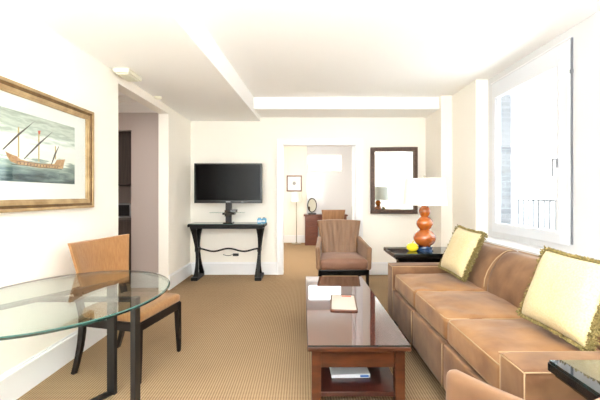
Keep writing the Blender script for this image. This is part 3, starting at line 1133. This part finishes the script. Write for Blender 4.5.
# desk chair in the bedroom
dc = thing('desk_chair', 'brown upholstered chair with dark legs at the bedroom desk', 'chair', (0.68, 8.35, 0), math.radians(185))
MB().soft(-0.24, 0.24, -0.25, 0.22, 0.40, 0.48, r=0.03, crown=0.015, n=8).build('seat', M_leathers, dc, True)
shell(MB(), lambda u, z, o: (u * (0.22 + 0.06 * (z - 0.5) / 0.45), 0.235 + 0.07 * (z - 0.5) / 0.45 - 0.03 * u * u + o, z), lambda u: 0.50, lambda u: 0.94, 0.06).build('backrest', M_leather, dc, True)
for s in (-1, 1):
    MB().bar([(s * 0.21, -0.22, 0.42), (s * 0.215, -0.225, 0)], [0.04, 0.028], [0.04, 0.028]).build('leg', M_walnut, dc)
    MB().bar([(s * 0.205, 0.25, 0.55), (s * 0.205, 0.22, 0.40), (s * 0.205, 0.28, 0)], [0.035, 0.04, 0.028], [0.035, 0.04, 0.028]).build('leg', M_walnut, dc)
MB().box(-0.22, 0.22, -0.23, 0.21, 0.34, 0.40).build('seat_frame', M_walnut, dc)

# ------------------------------------------------------------------ coffee table
ct = thing('coffee_table', 'long dark cherry coffee table with glass-covered top and lower shelf', 'table', (0.330, 2.918, 0))
TW, TL = 0.305, 0.872
TZ = 0.400
MB().box(-TW, TW, -TL, TL, TZ - 0.037, TZ - 0.0095, b=0.006).build('table_top', M_cherry, ct)
mb = MB()
mb.box(-TW + 0.004, TW - 0.004, -TL + 0.004, TL - 0.004, TZ - 0.009, TZ - 0.0015, M_edged)
mb.box(-TW + 0.004, TW - 0.004, -TL + 0.004, TL - 0.004, TZ - 0.0015, TZ, M_tabletop)
mb.build('glass_sheet', None, ct)
for s in (-1, 1):
    for q in (-1, 1):
        x, y = s * (TW - 0.055), q * (TL - 0.068)
        MB().box(x - 0.0285, x + 0.0285, y - 0.0285, y + 0.0285, 0.0, TZ - 0.037, b=0.003).build('leg', M_cherry, ct)
mb = MB()
xi, yi = TW - 0.0835, TL - 0.0965
for q in (-1, 1):
    a, b = sorted((q * (yi + 0.008), q * (yi + 0.030)))
    mb.box(-xi, xi, a, b, 0.240, TZ - 0.037, b=0.002)
for s in (-1, 1):
    a, b = sorted((s * (xi + 0.008), s * (xi + 0.030)))
    mb.box(a, b, -yi, yi, 0.240, TZ - 0.037, b=0.002)
mb.build('apron', M_cherry, ct)
MB().box(-TW + 0.045, TW - 0.045, -TL + 0.055, TL - 0.055, 0.070, 0.098, b=0.003).build('lower_shelf', M_cherryd, ct)

tr = thing('tray', 'small wood-rimmed tray with a cream notepad on the coffee table', 'tray', (0.328, 2.845, TZ + 0.0002), math.radians(-5))
mb = MB()
w, l = 0.100, 0.20
pts = []
for (cx_, cy_, a0) in ((w - 0.02, l - 0.02, 0), (-w + 0.02, l - 0.02, 90), (-w + 0.02, -l + 0.02, 180), (w - 0.02, -l + 0.02, 270)):
    for k in range(5):
        a = math.radians(a0 + k * 22.5)
        pts.append((cx_ + 0.02 * math.cos(a), cy_ + 0.02 * math.sin(a)))
mb.tube([(x, y, 0.008) for x, y in pts], 0.0055, 8, closed=True)
mb.build('rim', M_traywood, tr, True)
MB().prism(pts, 'z', 0.001, 0.006).build('base', M_traywood, tr)
MB().box(-w + 0.006, w - 0.006, -l + 0.008, l - 0.008, 0.006, 0.0115, b=0.002).build('notepad', M_pad, tr)
MB().box(-0.01, 0.07, l - 0.055, l - 0.025, 0.0115, 0.0125).build('printed_mark', M_red, tr)

bk = thing('magazine_stack', 'white folder with blue edge lying on the coffee table shelf', 'magazine', (0.305, 2.42, 0.0985), 0.03)
MB().box(-0.125, 0.125, -0.16, 0.16, 0, 0.022, b=0.002).build('cover', M_paper, bk)
MB().box(0.06, 0.115, -0.1615, -0.1600, 0.004, 0.018).build('blue_print', M_bluep, bk)

# ------------------------------------------------------------------ sofa
sf = thing('sofa', 'long tan velvet three-seat sofa with pale piping below the window', 'sofa', (0.835, 2.37, 0))
# local: x 0 (front) .. 1.16 (back), y -1.065 (near) .. 1.065 (far)
SL = 1.065
AT = 0.185
ZA = 0.62
MB().soft(0.02, 0.76, -SL + 0.01, SL - 0.01, 0.13, 0.40, r=0.02, n=6).build('base', M_velvet, sf, True)
for s in (-1, 1):
    y0, y1 = sorted((s * SL, s * (SL - AT)))
    am = MB().soft(-0.005, 0.78, y0, y1, 0.13, ZA, r=0.022, crown=0.008, n=10).build('armrest', M_velvet, sf, True)
    fy = -1
    e = 0.012
    # piping round the outer and inner end panel
    pp = [(-0.004 + e * 0.2, y0 + e, 0.14), (-0.004 + e * 0.2, y0 + e, ZA - e), (-0.004 + e * 0.2, y1 - e, ZA - e), (-0.004 + e * 0.2, y1 - e, 0.14)]
    mb = MB()
    mb.tube(pp[:2], 0.003, 6).tube(pp[1:3], 0.003, 6).tube(pp[2:], 0.003, 6)
    mb.tube([(-0.004, y0 + e * 0.4, ZA - e * 0.5), (0.70, y0 + e * 0.4, ZA - e * 0.5)], 0.003, 6)
    mb.tube([(-0.004, y1 - e * 0.4, ZA - e * 0.5), (0.70, y1 - e * 0.4, ZA - e * 0.5)], 0.003, 6)
    mb.build('piping', M_pipe, am, True)
# back frame: sloped slab
bp = [(0.64, 0.13), (0.81, 0.13), (0.83, 0.80), (0.80, 0.83), (0.73, 0.82)]
MB().prism(bp, 'y', -SL + 0.02, SL - 0.02).build('back_frame', M_velvet, sf)
SI = SL - AT
cl = 2 * SI / 3
for k in range(3):
    y0 = SI - (k + 1) * cl + 0.004
    y1 = SI - k * cl - 0.004
    cu = MB().soft(0.012, 0.60, y0, y1, 0.405, 0.550, r=0.028, crown=0.030, n=20, wob=0.014, seed=3.1 * k).build('seat_cushion', M_velvetc, sf, True)
    for zz in (0.541, 0.418):
        r = 0.028
        e = 0.010
        X0_, X1_, Y0_, Y1_ = 0.012 + e, 0.60 - e, y0 + e, y1 - e
        pts = []
        for (cx_, cy_, a0) in ((X1_ - r, Y1_ - r, 0), (X0_ + r, Y1_ - r, 90), (X0_ + r, Y0_ + r, 180), (X1_ - r, Y0_ + r, 270)):
            for q in range(5):
                a = math.radians(a0 + q * 22.5)
                pts.append((cx_ + (r + 0.004) * math.cos(a), cy_ + (r + 0.004) * math.sin(a), zz))
        MB().tube(pts, 0.0034, 6, closed=True).build('piping', M_pipe, cu, True)
    # back cushion leaning on the back

    def bk_fn(p):
        q = (p.z - 0.54) / 0.3
        return (p.x + 0.10 * q + 0.03 * q * q - 0.035 * math.sin(PI * min(1, max(0, q))), p.y, p.z)
    bc = MB().soft(0.55, 0.70, y0 - 0.003, y1 + 0.003, 0.50, 0.855, r=0.04, n=14, fn=bk_fn).build('back_cushion', M_velvet, sf, True)
    mb = MB()
    pts = [Vector(bk_fn(Vector((x, y0 + 0.004, z)))) for x, z in ((0.546, 0.58), (0.546, 0.64), (0.546, 0.70), (0.546, 0.76), (0.549, 0.80), (0.562, 0.835), (0.585, 0.854), (0.62, 0.858))]
    mb.tube(pts, 0.0035, 6)
    p0 = Vector(bk_fn(Vector((0.645, 0, 0.858))))
    mb.tube([(p0.x, y0 + 0.03, p0.z), (p0.x, y1 - 0.03, p0.z)], 0.004, 6)
    mb.build('piping', M_pipe, bc, True)
    # front panel of this seat
    fp = MB().soft(-0.008, 0.03, y0, y1, 0.135, 0.40, r=0.012, n=6).build('front_panel', M_velvet, sf, True)
    MB().tube([(-0.009, y0 + 0.001, 0.14), (-0.009, y0 + 0.001, 0.395)], 0.003, 6).build('piping', M_pipe, fp, True)
for x in (0.06, 0.72):
    for y in (-SL + 0.07, SL - 0.07):
        MB().lathe([(0.018, 0), (0.028, 0.13)], 12, M=Matrix.Translation((x, y, 0))).build('foot', M_walnut, sf, True)


# ------------------------------------------------------------------ throw pillows
def make_pillow(label, size_w, size_h, th, M):
    t = thing('throw_pillow', label, 'pillow', (0, 0, 0), 0, 'fringed yellow pillows on the sofa')
    t.matrix_world = M
    n = 26
    vs, fs = [], []
    hw_, hh_ = size_w / 2, size_h / 2

    def outline(u, v):
        k = 0.05
        return (hw_ * u * (1 - k * (1 - v * v)), hh_ * v * (1 - k * (1 - u * u)))
    for side in (1, -1):
        for j in range(n + 1):
            for i in range(n + 1):
                u, v = -1 + 2 * i / n, -1 + 2 * j / n
                u, v = math.sin(u * PI / 2), math.sin(v * PI / 2)
                x, z = outline(u, v)
                h = th / 2 * ((1 - u ** 4) * (1 - v ** 4)) ** 0.55
                h += 0.006 * noise.noise(Vector((u * 2.2, v * 2.2, side * 3.0))) * (1 - u * u) * (1 - v * v)
                vs.append((x, -side * h, z))
    K = (n + 1) ** 2
    for j in range(n):
        for i in range(n):
            a = j * (n + 1) + i
            fs.append((a, a + 1, a + n + 2, a + n + 1))
            fs.append((K + a, K + a + n + 1, K + a + n + 2, K + a + 1))
    mb = MB()
    mb.add(vs, fs)
    mb.build('cover', M_pillow, t, True)
    # brush fringe round the edge
    mb = MB()
    rnd = random.Random(5)
    path = []
    per = 60
    for (a, b) in (((-1, -1), (1, -1)), ((1, -1), (1, 1)), ((1, 1), (-1, 1)), ((-1, 1), (-1, -1))):
        for k in range(per):
            q = k / per
            u, v = a[0] + (b[0] - a[0]) * q, a[1] + (b[1] - a[1]) * q
            x, z = outline(u, v)
            path.append(Vector((x, 0, z)))
    N_ = len(path)
    cord = mb.tube(path, 0.010, 7, M_fringed, closed=True)
    for i in range(N_):
        p = path[i]
        tn = (path[(i + 1) % N_] - path[i - 1]).normalized()
        out = Vector((tn.z, 0, -tn.x))
        if out.dot(p) < 0:
            out = -out
        for q in range(7):
            base = p + tn * rnd.uniform(-0.006, 0.006) + Vector((0, rnd.uniform(-0.022, 0.022), 0))
            d = (out + Vector((rnd.uniform(-0.35, 0.35), rnd.uniform(-0.9, 0.9), rnd.uniform(-0.35, 0.35)))).normalized()
            e = base + d * rnd.uniform(0.011, 0.020)
            mb.tube([base, e], [0.0045, 0.0030], 4, M_fringe if q % 2 else M_fringed)
    mb.build('fringe', None, t, True)
    return t


def place(center, right, up):
    r = Vector(right).normalized()
    u = Vector(up)
    f = r.cross(u).normalized()     # local +y = r x u?  x cross z = -y
    y = -f
    u = y.cross(r) * -1
    y = Vector(up).normalized().cross(r).normalized()
    u = r.cross(y).normalized()
    Mx = Matrix(((r.x, y.x, u.x, center[0]), (r.y, y.y, u.y, center[1]), (r.z, y.z, u.z, center[2]), (0, 0, 0, 1)))
    return Mx


make_pillow('pale yellow fringed pillow at the far end of the sofa beside the lamp', 0.39, 0.40, 0.13,
            place((1.355, 3.0, 0.795), (0.08, -1, -0.06), (0.40, 0, 0.90)))
make_pillow('pale yellow fringed pillow on the near seat, nearest the glass-topped side table', 0.43, 0.385, 0.14,
            place((1.295, 1.73, 0.792), (0.05, -1, -0.02), (0.36, 0, 0.92)))


# ------------------------------------------------------------------ side tables
def make_side_table(label, loc):
    t = thing('side_table', label, 'table', loc, 0, 'black side tables at the sofa ends')
    # local: x 0..0.76, y 0..0.46
    MB().box(0, 0.76, 0, 0.46, 0.662, 0.692, b=0.003).build('table_top', M_black, t)
    mb = MB()
    mb.box(0.004, 0.756, 0.004, 0.456, 0.6922, 0.699, M_edge)
    mb.box(0.004, 0.756, 0.004, 0.456, 0.699, 0.700, MATS['black_under_glass'])
    mb.build('glass_sheet', None, t)
    # stepped, inward-sloping apron
    mb = MB()
    st = [(0.012, 0.662), (0.02, 0.645), (0.045, 0.638), (0.06, 0.615), (0.105, 0.585), (0.125, 0.56)]
    for (a, z1), (b, z0) in zip(st[:-1], st[1:]):
        vs = [(a, a * 0.7, z1), (0.76 - a, a * 0.7, z1), (0.76 - a, 0.46 - a * 0.7, z1), (a, 0.46 - a * 0.7, z1),
              (b, b * 0.7, z0), (0.76 - b, b * 0.7, z0), (0.76 - b, 0.46 - b * 0.7, z0), (b, 0.46 - b * 0.7, z0)]
        mb.add(vs, [(0, 1, 2, 3), (7, 6, 5, 4), (0, 4, 5, 1), (1, 5, 6, 2), (2, 6, 7, 3), (3, 7, 4, 0)])
    mb.build('apron', M_black, t)
    for sx in (0, 1):
        for sy in (0, 1):
            x = 0.14 if sx == 0 else 0.62
            y = 0.11 if sy == 0 else 0.35
            x2 = 0.10 if sx == 0 else 0.66
            MB().bar([(x, y, 0.57), (x, y, 0.3), (x2, y, 0.0)], [0.04, 0.034, 0.028], [0.04, 0.034, 0.028]).build('leg', M_black, t)
    MB().box(0.12, 0.64, 0.09, 0.37, 0.20, 0.22, b=0.003).build('lower_shelf', M_black, t)
    return t


st1 = make_side_table('black glass-topped side table at the far end of the sofa under the lamp', (0.90, 3.455, 0))
copy_thing(st1, 'black glass-topped side table cut off at the bottom right corner', (0.862, 0.775, 0), 0)

# ------------------------------------------------------------------ lamp
tl = thing('table_lamp', 'orange ceramic triple gourd lamp with white shade on the far side table', 'lamp', (1.278, 3.68, 0.7003))
MB().lathe([(0.001, 0), (0.085, 0), (0.088, 0.012), (0.075, 0.020), (0.082, 0.030), (0.080, 0.042), (0.05, 0.046)], 32).build('foot', M_navy, tl, True)
prof = []


def bulb(z0, z1, r, n0, n1, N=12):
    for k in range(N + 1):
        t = k / N
        w_ = math.sin(PI * t) ** 0.75
        base = n0 + (n1 - n0) * t
        prof.append((base + (r - base) * w_, z0 + (z1 - z0) * t))


bulb(0.044, 0.215, 0.115, 0.055, 0.048)
bulb(0.217, 0.352, 0.084, 0.048, 0.036)
bulb(0.354, 0.470, 0.058, 0.036, 0.022)
MB().lathe(prof, 40).build('body', M_ceramic, tl, True)
MB().tube([(0, 0, 0.46), (0, 0, 0.765)], 0.006, 8).lathe([(0.016, 0.47), (0.020, 0.49), (0.020, 0.53), (0.012, 0.54)], 16).build('stem', M_brass, tl, True)
MB().lathe([(0.001, 0.762), (0.012, 0.768), (0.010, 0.782), (0.001, 0.788)], 12).build('finial', M_brass, tl, True)
sd = MB().lathe([(0.222, 0.475), (0.196, 0.750), (0.193, 0.750), (0.219, 0.475)], 48, cap=False).build('lamp_shade', M_shade, tl, True)
mb = MB()
for k in range(3):
    a = k * 2 * PI / 3
    mb.tube([(0, 0, 0.745), (0.197 * math.cos(a), 0.197 * math.sin(a), 0.742)], 0.002, 5)
mb.build('spider', M_brass, tl)
MB().lathe([(0.001, 0.54), (0.018, 0.55), (0.03, 0.60), (0.02, 0.64), (0.001, 0.65)], 16).build('bulb', mat('lit_bulb', (255, 240, 210), 0.5, emit=(255, 230, 190), emit_s=0.5), tl, True)

yj = thing('yellow_dish', 'small glossy yellow apple-shaped jar beside the orange lamp', 'jar', (1.135, 3.63, 0.7003))
MB().lathe([(0.001, 0), (0.035, 0), (0.045, 0.008), (0.060, 0.028), (0.062, 0.045), (0.052, 0.056)], 28).build('bowl', M_yellow, yj, True)
MB().lathe([(0.054, 0.056), (0.048, 0.070), (0.030, 0.080), (0.012, 0.082)], 28).build('lid', M_yellow, yj, True)
MB().tube([(0, 0, 0.078), (0.004, 0, 0.090), (0.014, 0, 0.102)], [0.006, 0.005, 0.007], 8).build('stem_knob', M_yellow, yj, True)
